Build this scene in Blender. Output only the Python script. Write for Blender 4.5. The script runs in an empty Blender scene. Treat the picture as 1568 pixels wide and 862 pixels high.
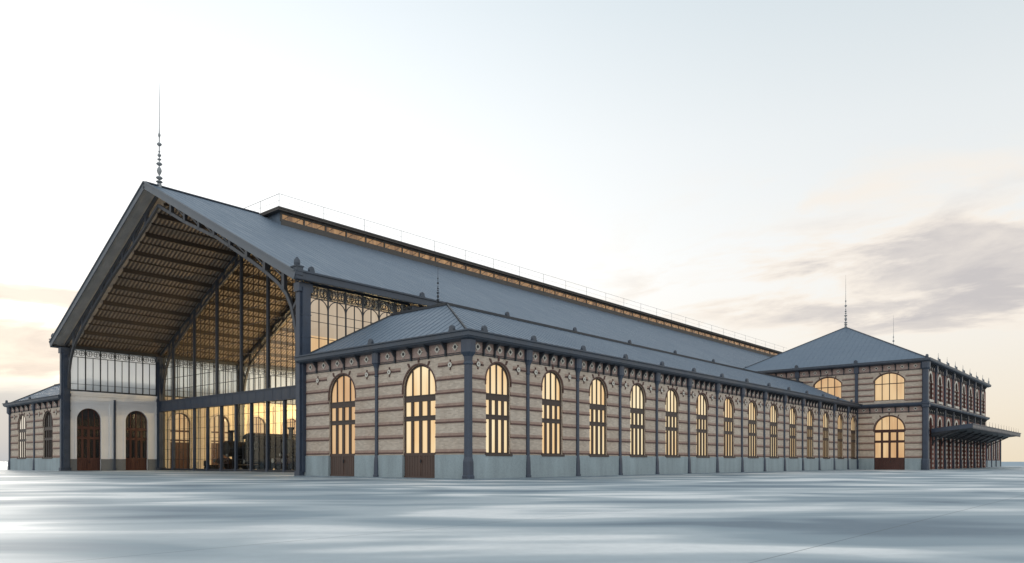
import bpy, bmesh, math, random
from mathutils import Vector, Matrix
from mathutils.geometry import tessellate_polygon
random.seed(4)
R = math.radians
scene = bpy.context.scene
COL = scene.collection

# ------------------------------------------------------------------ materials
def new_mat(name):
    m = bpy.data.materials.new(name); m.use_nodes = True
    nt = m.node_tree; nt.nodes.clear()
    out = nt.nodes.new('ShaderNodeOutputMaterial')
    return m, nt, out

class NT:
    def __init__(s, nt): s.nt = nt
    def n(s, t, **kw):
        nd = s.nt.nodes.new(t)
        for k, v in kw.items():
            if k.startswith('i_'):
                nd.inputs[k[2:].replace('_', ' ')].default_value = v
            else: setattr(nd, k, v)
        return nd
    def l(s, a, b): s.nt.links.new(a, b)
    def math(s, op, a, b=None, c=None, clamp=False):
        nd = s.nt.nodes.new('ShaderNodeMath'); nd.operation = op; nd.use_clamp = clamp
        for i, v in enumerate((a, b, c)):
            if v is None: continue
            if isinstance(v, (int, float)): nd.inputs[i].default_value = v
            else: s.l(v, nd.inputs[i])
        return nd.outputs[0]
    def mix(s, fac, a, b, blend='MIX'):
        nd = s.nt.nodes.new('ShaderNodeMix'); nd.data_type = 'RGBA'; nd.blend_type = blend
        for sock, v in ((nd.inputs[0], fac), (nd.inputs[6], a), (nd.inputs[7], b)):
            if isinstance(v, (int, float)): sock.default_value = v
            elif isinstance(v, tuple): sock.default_value = (*v[:3], 1)
            else: s.l(v, sock)
        return nd.outputs[2]
    def ramp(s, fac, stops, interp='LINEAR'):
        nd = s.nt.nodes.new('ShaderNodeValToRGB'); cr = nd.color_ramp; cr.interpolation = interp
        while len(cr.elements) < len(stops): cr.elements.new(.5)
        for e, (p, c) in zip(cr.elements, stops):
            e.position = p; e.color = (*c, 1) if isinstance(c, tuple) else (c, c, c, 1)
        s.l(fac, nd.inputs[0]); return nd.outputs[0]
    def noise(s, vec, scale, detail=4, rough=.55, dist=0):
        nd = s.nt.nodes.new('ShaderNodeTexNoise')
        nd.inputs['Scale'].default_value = scale; nd.inputs['Detail'].default_value = detail
        nd.inputs['Roughness'].default_value = rough; nd.inputs['Distortion'].default_value = dist
        if vec is not None: s.l(vec, nd.inputs['Vector'])
        return nd.outputs[0]
    def mapping(s, vec, scale=(1,1,1), rot=(0,0,0), loc=(0,0,0)):
        nd = s.nt.nodes.new('ShaderNodeMapping')
        nd.inputs['Scale'].default_value = scale; nd.inputs['Rotation'].default_value = rot; nd.inputs['Location'].default_value = loc
        s.l(vec, nd.inputs['Vector']); return nd.outputs[0]

def simple(name, col, rough=.6, metal=0., var=.25, scale=2.0, bump=0., spec=.5, vstreak=False, fine=12.):
    m, nt, out = new_mat(name); k = NT(nt)
    geo = k.n('ShaderNodeNewGeometry').outputs['Position']
    v = k.mapping(geo, (1, 1, .18) if vstreak else (1, 1, 1))
    a = k.noise(v, scale, 6, .6); b = k.noise(geo, fine, 4, .6)
    f = k.math('ADD', k.math('MULTIPLY', a, .65), k.math('MULTIPLY', b, .35))
    c = k.ramp(f, [(.3, tuple(x*(1-var) for x in col)), (.7, tuple(min(1, x*(1+var)) for x in col))])
    p = k.n('ShaderNodeBsdfPrincipled'); k.l(c, p.inputs['Base Color'])
    p.inputs['Metallic'].default_value = metal
    p.inputs['Specular IOR Level'].default_value = spec
    k.l(k.ramp(a, [(.3, max(0, rough-.1)), (.7, min(1, rough+.1))]), p.inputs['Roughness'])
    if bump:
        bn = k.n('ShaderNodeBump'); bn.inputs['Strength'].default_value = bump; bn.inputs['Distance'].default_value = .02
        k.l(b, bn.inputs['Height']); k.l(bn.outputs[0], p.inputs['Normal'])
    k.l(p.outputs[0], out.inputs[0]); return m

def brick_mat(name, c1, c2, mortar, stain=(.5, .42, .36)):
    m, nt, out = new_mat(name); k = NT(nt)
    g = k.n('ShaderNodeNewGeometry'); pos = g.outputs['Position']
    sx = k.n('ShaderNodeSeparateXYZ'); k.l(pos, sx.inputs[0])
    sn = k.n('ShaderNodeSeparateXYZ'); k.l(g.outputs['Normal'], sn.inputs[0])
    ax = k.math('ABSOLUTE', sn.outputs[0]); isx = k.math('GREATER_THAN', ax, .6)
    u = k.math('ADD', k.math('MULTIPLY', sx.outputs[1], isx), k.math('MULTIPLY', sx.outputs[0], k.math('SUBTRACT', 1, isx)))
    cv = k.n('ShaderNodeCombineXYZ'); k.l(u, cv.inputs[0]); k.l(sx.outputs[2], cv.inputs[1])
    br = k.n('ShaderNodeTexBrick'); k.l(cv.outputs[0], br.inputs['Vector'])
    br.inputs['Scale'].default_value = 1; br.inputs['Brick Width'].default_value = .26; br.inputs['Row Height'].default_value = .078
    br.inputs['Mortar Size'].default_value = .008; br.inputs['Mortar Smooth'].default_value = .3; br.inputs['Bias'].default_value = 0
    br.inputs['Color1'].default_value = (*c1, 1); br.inputs['Color2'].default_value = (*c2, 1); br.inputs['Mortar'].default_value = (*mortar, 1)
    n1 = k.noise(pos, .45, 5, .6); n2 = k.noise(k.mapping(pos, (1.5, 1.5, .25)), 1.4, 5, .65)
    c = k.mix(k.ramp(n1, [(.38, 0.), (.7, .45)]), br.outputs['Color'], k.mix(1., br.outputs['Color'], stain, 'MULTIPLY'))
    c = k.mix(k.ramp(n2, [(.5, 0.), (.78, .4)]), c, k.mix(1., c, (.72, .7, .7), 'MULTIPLY'))
    p = k.n('ShaderNodeBsdfPrincipled'); k.l(c, p.inputs['Base Color']); p.inputs['Roughness'].default_value = .85
    p.inputs['Specular IOR Level'].default_value = .25
    bn = k.n('ShaderNodeBump'); bn.inputs['Strength'].default_value = .5; bn.inputs['Distance'].default_value = .012
    hh = k.math('SUBTRACT', 1, br.outputs['Fac']); hh = k.math('ADD', hh, k.math('MULTIPLY', k.noise(pos, 30, 3), .5))
    k.l(hh, bn.inputs['Height']); k.l(bn.outputs[0], p.inputs['Normal'])
    k.l(p.outputs[0], out.inputs[0]); return m

def lit_mat(name, col, col2, strength, gloss=.35):
    """a lit window pane: warm light from within behind dusty glass, with the sky mirrored on it"""
    m, nt, out = new_mat(name); k = NT(nt)
    g = k.n('ShaderNodeNewGeometry'); pos = g.outputs['Position']
    oi = k.n('ShaderNodeObjectInfo')
    v = k.mapping(pos, (.7, .7, .16)); a = k.noise(v, 1.3, 3, .5)
    w = k.noise(k.mapping(pos, (5, 5, .05)), 1.0, 2, .5)
    f = k.math('ADD', k.math('MULTIPLY', a, .7), k.math('MULTIPLY', w, .3))
    f = k.math('ADD', f, k.math('MULTIPLY', k.math('SUBTRACT', oi.outputs['Random'], .45), .20))
    c = k.ramp(f, [(.36, col2), (.66, col)])
    p = k.n('ShaderNodeBsdfPrincipled'); p.inputs['Base Color'].default_value = (.05, .045, .04, 1)
    p.inputs['Roughness'].default_value = .06; p.inputs['Specular IOR Level'].default_value = gloss
    k.l(c, p.inputs['Emission Color']); p.inputs['Emission Strength'].default_value = strength
    k.l(p.outputs[0], out.inputs[0]); return m

def glass_mat(name, tint=(1, 1, 1), refl=.06, dust=.0):
    m, nt, out = new_mat(name); k = NT(nt)
    t = k.n('ShaderNodeBsdfTransparent'); t.inputs[0].default_value = (*tint, 1)
    gl = k.n('ShaderNodeBsdfGlossy'); gl.inputs['Roughness'].default_value = .03
    lw = k.n('ShaderNodeFresnel'); bf = k.n('ShaderNodeNewGeometry').outputs['Backfacing']
    k.l(k.math('ADD', 1.45, k.math('MULTIPLY', bf, 1/1.45-1.45)), lw.inputs['IOR'])
    mx = k.n('ShaderNodeMixShader'); k.l(k.math('MULTIPLY', lw.outputs[0], refl/.04, clamp=True), mx.inputs[0])
    k.l(t.outputs[0], mx.inputs[1]); k.l(gl.outputs[0], mx.inputs[2])
    last = mx.outputs[0]
    if dust:
        df = k.n('ShaderNodeBsdfTranslucent'); df.inputs[0].default_value = (.95, .96, .96, 1)
        d2 = k.n('ShaderNodeBsdfDiffuse'); d2.inputs[0].default_value = (.7, .71, .72, 1)
        ad = k.n('ShaderNodeMixShader'); ad.inputs[0].default_value = .2
        k.l(df.outputs[0], ad.inputs[1]); k.l(d2.outputs[0], ad.inputs[2])
        m2 = k.n('ShaderNodeMixShader'); m2.inputs[0].default_value = dust
        k.l(last, m2.inputs[1]); k.l(ad.outputs[0], m2.inputs[2]); last = m2.outputs[0]
    k.l(last, out.inputs[0]); return m

M = {}
M['brick'] = brick_mat('pale_brick', (.62, .525, .435), (.47, .39, .32), (.53, .47, .41), (.72, .62, .55))
M['red_brick'] = brick_mat('red_brick', (.27, .105, .085), (.20, .075, .06), (.33, .28, .25))
M['band'] = simple('red_moulded_brick', (.11, .06, .052), .8, var=.3, scale=3, bump=.2)
M['band_light'] = simple('rose_brick_course', (.35, .245, .20), .85, var=.3, scale=3, fine=20)
M['tile'] = simple('frieze_tile', (.33, .235, .205), .6, var=.35, scale=4)
M['cream'] = simple('cream_ceramic', (.55, .52, .46), .45, var=.12)
M['stone'] = simple('granite', (.275, .33, .355), .7, var=.28, scale=1.1, bump=.25, vstreak=True)
M['plaster'] = simple('white_plaster', (.72, .725, .745), .8, var=.05, scale=.6, bump=.05)
M['stone_dark'] = simple('dark_granite', (.135, .145, .16), .7, var=.25, scale=1.1, bump=.25, vstreak=True)
M['plaster_in'] = simple('warm_interior_plaster', (.68, .60, .47), .8, var=.08, scale=.6)
M['paleq'] = simple('pale_quoin_stone', (.52, .46, .40), .75, var=.15)
M['navy'] = simple('navy_painted_iron', (.037, .051, .080), .42, var=.25, scale=1.5, spec=.5)
M['gutter'] = simple('slate_blue_zinc_gutter', (.052, .065, .088), .5, var=.3, scale=1.2)
M['barge'] = simple('grey_painted_barge_board', (.105, .118, .138), .5, var=.2)
M['darkiron'] = simple('dark_iron', (.022, .026, .034), .5, var=.25)
M['truss'] = simple('grey_blue_iron', (.05, .055, .068), .5, var=.25)
M['frame'] = simple('brown_painted_timber', (.052, .034, .028), .5, var=.25, scale=3)
M['doorwood'] = simple('brown_door_timber', (.075, .043, .033), .5, var=.35, scale=3, vstreak=True)
M['reddoor'] = simple('dark_red_door_timber', (.062, .022, .017), .45, var=.3, scale=3, vstreak=True)
M['ceiling'] = simple('brown_ceiling_boards', (.165, .125, .098), .7, var=.3, scale=1.2)
M['purlin'] = simple('brown_purlin', (.075, .058, .046), .7, var=.25)
M['batten'] = simple('pale_ceiling_batten', (.285, .235, .195), .7, var=.25, scale=1.2)
M['soffit'] = simple('soffit_boards', (.40, .36, .33), .7, var=.25, scale=.8)
M['lantern'] = simple('weathered_lantern_timber', (.085, .075, .068), .7, var=.3)
M['spire'] = simple('weathered_zinc_finial', (.28, .29, .30), .5, var=.2)
M['pane'] = lit_mat('lit_pane', (1.0, .84, .53), (.88, .56, .26), .89)
M['pane_orange'] = lit_mat('lit_pane_amber', (.86, .60, .32), (.66, .38, .18), .82)
M['pane_beige'] = lit_mat('lit_pane_frosted', (.66, .54, .40), (.56, .43, .30), .72)
M['pane_monitor'] = lit_mat('lit_pane_lantern', (.74, .42, .18), (.20, .105, .05), .7)
M['pane_dark'] = simple('dark_window_glass', (.02, .02, .022), .06, var=.3, spec=1.0)
M['pane_sky'] = lit_mat('lit_pane_daylight', (.95, .86, .70), (.80, .72, .62), .85)
M['glass'] = glass_mat('clear_glass', (.96, .98, .97), .022, .0)
M['glass_dusty'] = glass_mat('dusty_glass', (.97, .98, .98), .05, .7)
M['black'] = simple('black_enamel', (.007, .007, .009), .4, var=.3)
M['loco_green'] = simple('dark_engine_green', (.010, .013, .013), .4, var=.3)
M['carriage'] = simple('dark_carriage_paint', (.018, .016, .018), .4, var=.3)
M['redbeam'] = simple('red_buffer_beam', (.04, .012, .01), .5, var=.2)
M['steel'] = simple('worn_steel', (.35, .34, .33), .35, metal=.9, var=.2)
M['rail'] = simple('galvanised_rail', (.38, .39, .40), .5, var=.1)

def roof_mat():
    m, nt, out = new_mat('blue_grey_zinc_roof'); k = NT(nt)
    pos = k.n('ShaderNodeNewGeometry').outputs['Position']
    a = k.noise(pos, .10, 4, .6); b = k.noise(k.mapping(pos, (1.6, .25, .25)), 1.2, 4, .6); d = k.noise(pos, 3.5, 4, .6)
    f = k.math('ADD', k.math('MULTIPLY', a, .45), k.math('ADD', k.math('MULTIPLY', b, .35), k.math('MULTIPLY', d, .2)))
    c = k.ramp(f, [(.33, (.115, .152, .205)), (.5, (.135, .175, .228)), (.68, (.158, .20, .255))])
    p = k.n('ShaderNodeBsdfPrincipled'); k.l(c, p.inputs['Base Color']); p.inputs['Metallic'].default_value = .15
    k.l(k.ramp(b, [(.3, .42), (.7, .62)]), p.inputs['Roughness'])
    k.l(p.outputs[0], out.inputs[0]); return m
M['roof'] = roof_mat()

GOFF = (20.7, 13.1, 0)
def plaza_mat():
    m, nt, out = new_mat('polished_concrete_sky_streaks'); k = NT(nt)
    pos = k.n('ShaderNodeNewGeometry').outputs['Position']
    # pale and dark streaks: blurred sky reflections painted into the colour
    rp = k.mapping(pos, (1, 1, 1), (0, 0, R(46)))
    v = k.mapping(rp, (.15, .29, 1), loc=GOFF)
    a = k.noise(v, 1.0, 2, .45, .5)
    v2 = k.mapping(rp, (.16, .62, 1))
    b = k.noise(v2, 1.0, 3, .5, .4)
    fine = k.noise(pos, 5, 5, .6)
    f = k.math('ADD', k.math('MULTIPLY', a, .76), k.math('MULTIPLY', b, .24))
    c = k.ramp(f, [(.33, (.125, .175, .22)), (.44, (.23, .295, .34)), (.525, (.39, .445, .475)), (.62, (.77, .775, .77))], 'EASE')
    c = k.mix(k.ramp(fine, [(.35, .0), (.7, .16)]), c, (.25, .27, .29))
    # slab joints along the building, every 5.07 m, and across
    sx = k.n('ShaderNodeSeparateXYZ'); k.l(pos, sx.inputs[0])
    def joint(sock, period, off, w):
        q = k.math('ABSOLUTE', k.math('SUBTRACT', k.math('FRACT', k.math('ADD', k.math('DIVIDE', sock, period), off)), .5))
        return k.math('LESS_THAN', q, w/period)
    j = joint(sx.outputs[1], 5.2, .43, .012)
    c = k.mix(k.math('MULTIPLY', j, .55), c, (.06, .075, .09))
    p = k.n('ShaderNodeBsdfPrincipled'); k.l(c, p.inputs['Base Color'])
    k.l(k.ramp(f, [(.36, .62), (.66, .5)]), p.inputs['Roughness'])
    p.inputs['Specular IOR Level'].default_value = .35
    bn = k.n('ShaderNodeBump'); bn.inputs['Strength'].default_value = .12; bn.inputs['Distance'].default_value = .01
    k.l(fine, bn.inputs['Height']); k.l(bn.outputs[0], p.inputs['Normal'])
    k.l(p.outputs[0], out.inputs[0]); return m
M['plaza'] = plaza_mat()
M['apron'] = simple('worn_apron_concrete', (.20, .245, .28), .7, var=.3, scale=.8, bump=.2)
M['floor'] = simple('hall_floor', (.30, .27, .23), .35, var=.15, scale=.5)
def sea_mat():
    m, nt, out = new_mat('sea_water'); k = NT(nt)
    pos = k.n('ShaderNodeNewGeometry').outputs['Position']
    p = k.n('ShaderNodeBsdfPrincipled'); p.inputs['Base Color'].default_value = (.16, .26, .34, 1)
    p.inputs['Roughness'].default_value = .45; p.inputs['Specular IOR Level'].default_value = .3
    bn = k.n('ShaderNodeBump'); bn.inputs['Strength'].default_value = .4; bn.inputs['Distance'].default_value = .3
    k.l(k.noise(k.mapping(pos, (.3, .1, 1)), 1, 4), bn.inputs['Height']); k.l(bn.outputs[0], p.inputs['Normal'])
    k.l(p.outputs[0], out.inputs[0]); return m
M['sea'] = sea_mat()

# ------------------------------------------------------------------ mesh builder
def arch(xc, w, z0, spring, rise, n=14):
    """outline of an arched opening, from its foot on the left over the top to its foot on the right"""
    h = w/2; Rr = (rise*rise+h*h)/(2*rise); cz = spring+rise-Rr; a0 = math.asin(min(1, h/Rr))
    if rise > h: a0 = math.pi-a0
    pts = [(xc-h, z0)]
    for i in range(n+1):
        a = -a0+2*a0*i/n
        pts.append((xc+Rr*math.sin(a), cz+Rr*math.cos(a)))
    pts.append((xc+h, z0)); return pts
def arch_top(x, w, spring, rise):
    h = w/2; Rr = (rise*rise+h*h)/(2*rise); cz = spring+rise-Rr
    return cz+math.sqrt(max(0, Rr*Rr-x*x))

class MB:
    def __init__(s): s.v = []; s.f = []; s.m = []
    def add(s, vs, fs, m=0):
        b = len(s.v); s.v += [tuple(p) for p in vs]
        for f in fs: s.f.append([i+b for i in f]); s.m.append(m)
        return s
    def box(s, x0, x1, y0, y1, z0, z1, m=0):
        vs = [(x0,y0,z0),(x1,y0,z0),(x1,y1,z0),(x0,y1,z0),(x0,y0,z1),(x1,y0,z1),(x1,y1,z1),(x0,y1,z1)]
        return s.add(vs, [(0,3,2,1),(4,5,6,7),(0,1,5,4),(1,2,6,5),(2,3,7,6),(3,0,4,7)], m)
    def loft(s, rings, m=0, cap=True):
        n = len(rings[0]); vs = [p for r in rings for p in r]; fs = []
        for i in range(len(rings)-1):
            for j in range(n):
                a = i*n+j; b = i*n+(j+1) % n
                fs.append((a, b, b+n, a+n))
        if cap: fs.append(tuple(range(n-1, -1, -1))); fs.append(tuple((len(rings)-1)*n+j for j in range(n)))
        return s.add(vs, fs, m)
    def post(s, cx, cy, prof, m=0, ch=.25):
        """square post with chamfered corners; prof = [(z, half_x, half_y)]"""
        rings = []
        for z, hx, hy in prof:
            c = min(hx, hy)*ch
            rings.append([(cx-hx+c,cy-hy,z),(cx+hx-c,cy-hy,z),(cx+hx,cy-hy+c,z),(cx+hx,cy+hy-c,z),(cx+hx-c,cy+hy,z),(cx-hx+c,cy+hy,z),(cx-hx,cy+hy-c,z),(cx-hx,cy-hy+c,z)])
        return s.loft(rings, m)
    def lathe(s, cx, cy, prof, n=10, m=0):
        rings = [[(cx+r*math.cos(2*math.pi*j/n), cy+r*math.sin(2*math.pi*j/n), z) for j in range(n)] for r, z in prof]
        return s.loft(rings, m)
    def lathe_x(s, cy, cz, prof, n=18, m=0):
        rings = [[(x, cy+r*math.cos(2*math.pi*j/n), cz+r*math.sin(2*math.pi*j/n)) for j in range(n)] for r, x in prof]
        return s.loft(rings, m)
    def lathe_y(s, cx, cz, prof, n=16, m=0):
        rings = [[(cx+r*math.cos(2*math.pi*j/n), y, cz+r*math.sin(2*math.pi*j/n)) for j in range(n)] for r, y in prof]
        return s.loft(rings, m)
    def slab(s, outer, y0, y1, holes=(), m=0):
        """extrude an (x, z) outline with holes from y0 to y1"""
        loops = [outer]+list(holes)
        flat = [p for lp in loops for p in lp]; n = len(flat)
        tris = tessellate_polygon([[Vector((p[0], p[1], 0)) for p in lp] for lp in loops])
        vs = [(p[0], y0, p[1]) for p in flat]+[(p[0], y1, p[1]) for p in flat]
        fs = [tuple(t) for t in tris]+[tuple(i+n for i in reversed(t)) for t in tris]
        o = 0
        for lp in loops:
            k = len(lp)
            for i in range(k): fs.append((o+i, o+(i+1) % k, o+(i+1) % k+n, o+i+n))
            o += k
        return s.add(vs, fs, m)
    def bar(s, a, b, w, h=None, m=0, up=(0, 0, 1)):
        a = Vector(a); b = Vector(b); d = (b-a).normalized(); h = h or w
        u = Vector(up)
        if abs(d.dot(u)) > .95: u = Vector((1, 0, 0))
        r = d.cross(u).normalized()*w/2; t = r.cross(d).normalized()*h/2
        return s.loft([[p-r-t, p+r-t, p+r+t, p-r+t] for p in (a, b)], m)
    def path(s, pts, w, h, m=0, up=(1, 0, 0)):
        P = [Vector(p) for p in pts]; rings = []
        for i, p in enumerate(P):
            d = ((P[min(i+1, len(P)-1)]-p).normalized()+(p-P[max(i-1, 0)]).normalized()).normalized()
            r = Vector(up)*w/2; t = Vector(up).cross(d).normalized()*h/2
            rings.append([p-r-t, p+r-t, p+r+t, p-r+t])
        return s.loft(rings, m)
    def sweep(s, plan, prof, m=0, closed=False):
        """sweep an (outward, z) profile along a plan polyline; outward lies to the right of travel"""
        P = [Vector((p[0], p[1])) for p in plan]; n = len(P); rings = []
        def nrm(a, b): d = (b-a).normalized(); return Vector((d.y, -d.x))
        for i in range(n):
            if i == 0: q = nrm(P[0], P[1])
            elif i == n-1: q = nrm(P[-2], P[-1])
            else:
                n1 = nrm(P[i-1], P[i]); n2 = nrm(P[i], P[i+1]); q = (n1+n2)/(1+n1.dot(n2))
            rings.append([(P[i].x+q.x*o, P[i].y+q.y*o, z) for o, z in prof])
        return s.loft(rings, m)
    def ring_y(s, cx, cz, r0, r1, y0, y1, n=20, m=0, a0=0, a1=2*math.pi):
        full = abs(a1-a0-2*math.pi) < 1e-6; k = n if full else n+1; vs = []; fs = []
        for i in range(k):
            a = a0+(a1-a0)*i/n; c, t = math.cos(a), math.sin(a)
            vs += [(cx+r0*c,y0,cz+r0*t),(cx+r1*c,y0,cz+r1*t),(cx+r1*c,y1,cz+r1*t),(cx+r0*c,y1,cz+r0*t)]
        for i in range(n):
            a = 4*i; b = 4*((i+1) % k)
            for j in range(4): fs.append((a+j, b+j, b+(j+1) % 4, a+(j+1) % 4))
        if not full: fs += [(0,1,2,3), (4*n+3,4*n+2,4*n+1,4*n)]
        return s.add(vs, fs, m)
    def build(s, name, mats, parent=None, loc=(0, 0, 0), rz=0, smooth=None):
        me = bpy.data.meshes.new(name); me.from_pydata(s.v, [], s.f)
        if not isinstance(mats, (list, tuple)): mats = [mats]
        for m in mats: me.materials.append(M[m])
        me.polygons.foreach_set('material_index', s.m)
        bm = bmesh.new(); bm.from_mesh(me); bmesh.ops.recalc_face_normals(bm, faces=bm.faces); bm.to_mesh(me); bm.free()
        if smooth is not None:
            me.polygons.foreach_set('use_smooth', [True]*len(me.polygons))
            me.set_sharp_from_angle(angle=R(smooth))
        o = bpy.data.objects.new(name, me); COL.objects.link(o)
        o.location = loc; o.rotation_euler = (0, 0, rz)
        if parent is not None: o.parent = parent
        return o

def thing(name, label, cat, loc=(0, 0, 0), rz=0, group=None):
    o = bpy.data.objects.new(name, None); COL.objects.link(o); o.empty_display_size = .5
    o.location = loc; o.rotation_euler = (0, 0, rz); o['label'] = label; o['category'] = cat
    if group: o['group'] = group
    return o
def copy_tree(o, parent, loc=None, rz=None):
    c = o.copy(); COL.objects.link(c); c.parent = parent
    if loc is not None: c.location = loc
    if rz is not None: c.rotation_euler = (0, 0, rz)
    for ch in list(o.children): copy_tree(ch, c)
    return c

class Face:
    """a facade: u runs along it as seen from outside, y goes inwards, z up"""
    def __init__(s, root, ox, oy, rz):
        s.root = root; s.o = (ox-root.location.x, oy-root.location.y); s.rz = rz
    def at(s, u, y=0, z=0):
        c, t = math.cos(s.rz), math.sin(s.rz)
        return (s.o[0]+c*u-t*y, s.o[1]+t*u+c*y, z-s.root.location.z)
    def put(s, mb, name, mats, u=0, z=0, smooth=None):
        return mb.build(name, mats, s.root, s.at(u, 0, z), s.rz, smooth)
    def dup(s, o, u, z=0): return copy_tree(o, s.root, s.at(u, 0, z), s.rz)

ZP, ZW, ZF, ZG = 1.39, 6.93, 7.68, 8.12    # plinth top, wall top, frieze top, gutter top
BANDS = [1.47, 2.37, 3.17, 4.05, 4.82, 5.58, 6.36]

def openings_wall(face, ops, u0, u1, z0, z1, thick, mat, name='brick_wall', bands=()):
    holes = []; outer = [(u0, z0)]
    for (uc, w, a, spring, rise) in sorted(ops):
        pts = arch(uc, w, max(a, z0), spring, rise, 18)
        if a <= z0+1e-4: outer += pts
        else: holes.append(pts)
    outer += [(u1, z0), (u1, z1), (u0, z1)]
    mb = MB().slab(outer, 0, thick, holes)
    if bands: band_courses(mb, ops, u0+.1, u1-.02, bands)
    return face.put(mb, name, [mat, 'band', 'band_light'])

def band_courses(mb, ops, u0, u1, zs, h=.08, proj=.05):
    """projecting red courses, part of the brickwork, interrupted by the openings"""
    for z in zs:
        cuts = []
        for (uc, w, a, spring, rise) in ops:
            if a-.05 <= z+h and z <= spring+rise+.05:
                ww = w/2 if z <= spring else max(.0, math.sqrt(max(0, (w/2+.12)**2-(z-spring)**2)))
                if z > spring+rise-.45: ww = w/2+.22
                cuts.append((uc-ww, uc+ww))
        x = u0
        for a, b in sorted(cuts)+[(u1, u1)]:
            if a > x+.02:
                mb.slab([(x, z), (x, z+h), (a, z+h), (a, z)], -proj, .02, m=1)
                mb.box(x, a, -.012, .02, z+h, z+h+.155, 2)
            x = b

def arch_trim(face, u, w, spring, rise):
    """red moulding round the arch with three keystones"""
    mb = MB(); o = arch(0, w+.17, spring-.25, spring, rise+.085, 18); i = arch(0, w, spring-.25, spring, rise, 18)
    poly = o+list(reversed(i))
    mb.slab(poly, -.03, .05, m=0)
    for a in (-32, 0, 32):
        rr = w/2+.12; c, t = math.sin(R(a)), math.cos(R(a))
        zc = spring+rise-w/2
        p0 = (rr*c, zc+rr*t); p1 = ((rr+.28)*c*.95, zc+(rr+.28)*t)
        mb.slab([(p0[0]-.05, p0[1]), (p0[0]+.05, p0[1]), (p1[0]+.065, p1[1]), (p1[0]-.065, p1[1])], -.06, .03, m=0)
    return face.put(mb, 'arch_moulding', 'band', u)

def window_part(face, u, w, sill, spring, rise, mull, bars, pane='pane', fw=.10, wood='frame', depth=.12, sillpart=True, name='window', panel_to=None, y_th=.12):
    mb = MB(); out = arch(0, w-.012, sill, spring, rise-.006, 18); inn = arch(0, w-2*fw, sill+fw, spring, max(.05, rise-fw), 18)
    mb.slab(out, depth, depth+y_th, [inn])
    hi = max([b for a, b in bars], default=sill)
    for (a, b) in mull:
        ztop = arch_top(max(abs(a), abs(b)), w-fw, spring, max(.05, rise-fw/2))
        th = (b-a)
        zlo = sill+fw*.8
        if bars and th > .13:
            # heavy mullions below the main transom, thin ones in the fanlight
            zt = max(a2 for a2, b2 in bars)
            mb.box(a, b, depth-.02, depth+y_th-.02, zlo, zt+.01)
            c = (a+b)/2; mb.box(c-.045, c+.045, depth+.005, depth+y_th-.01, zt-.01, ztop)
        else:
            mb.box(a, b, depth-.01, depth+y_th-.02, zlo, ztop)
    for (a, b) in bars:
        mb.box(-w/2+.05, w/2-.05, depth-.035, depth+y_th-.025, a, b)
        mb.box(-w/2+.05, w/2-.05, depth-.06, depth, b-.05, b+.01)
    f = face.put(mb, name, wood, u)
    pn = MB().slab(arch(0, w-fw, sill+.05, spring, rise-fw/2, 18), depth+y_th-.045, depth+y_th-.035).build('pane', pane, f)
    if sillpart:
        MB().box(-w/2-.09, w/2+.09, -.10, depth, sill-.10, sill+.035).build('sill', wood, f)
    if panel_to is not None:
        p = MB(); p.box(-w/2+.02, w/2-.02, depth+.01, depth+y_th, 0.02, panel_to)
        nb = 12
        for i in range(nb):
            a = -w/2+.06+(w-.12)*i/nb; b = a+(w-.12)/nb-.02
            p.box(a, b, depth-.03, depth+.02, .12, panel_to-.12)
        p.box(-w/2+.02, w/2-.02, depth-.05, depth+.02, .02, .16)
        p.box(-w/2+.02, w/2-.02, depth-.05, depth+.02, panel_to-.16, panel_to+.02)
        p.box(-.07, .07, depth-.055, depth+.02, .1, panel_to)
        dp = p.build('door_leaf', 'doorwood' if wood == 'frame' else wood, f)
        MB().box(.10, .13, depth-.12, depth-.05, panel_to*.62, panel_to*.62+.2).build('handle', 'darkiron', f)
    return f

def quatrefoil(mb, x, z, r, y=-.02, m_ring=1, m_dark=2):
    mb.ring_y(x, z, r*.62, r, y-.02, .01, 14, m_ring)
    for a in range(4):
        c, t = math.cos(a*math.pi/2), math.sin(a*math.pi/2)
        mb.lathe_y(x+c*r*.30, z+t*r*.30, [(r*.30, y-.004), (r*.30, .0)], 8, m_dark)
    for a in range(4):
        c, t = math.cos(a*math.pi/2), math.sin(a*math.pi/2)
        mb.box(x+c*r*1.12-.03, x+c*r*1.12+.03, y-.012, .01, z+t*r*1.12-.03, z+t*r*1.12+.03, m_ring)

def frieze_mesh(u0, u1, n, z0=ZW, z1=ZF):
    mb = MB(); mb.box(u0, u1, 0, .3, z0, z1, 0)
    mb.box(u0, u1, -.05, .0, z0, z0+.05, 2); mb.box(u0, u1, -.03, .0, z0+.10, z0+.135, 2)
    st = (u1-u0)/n; r = min(.17, st*.22, (z1-z0)*.29)
    for i in range(n):
        c = u0+st*(i+.5); quatrefoil(mb, c, z0+.15+(z1-z0-.15)*.5, r)
        if i:
            x = u0+st*i; mb.box(x-.05, x+.05, -.11, .0, z0-.02, z1, 2)
            mb.slab([(x-.05, z1), (x+.05, z1), (x+.05, z1-.001), (x-.05, z1-.001)], -.1, 0, m=2)
            mb.add([(x-.045,-.11,z1-.02),(x+.045,-.11,z1-.02),(x+.045,-.42,z1-.02),(x-.045,-.42,z1-.02),(x-.045,-.11,z1-.42),(x+.045,-.11,z1-.42)],
                   [(0,1,2,3),(0,3,4),(1,5,2),(3,2,5,4),(0,4,5,1)], 2)
    return mb

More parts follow.
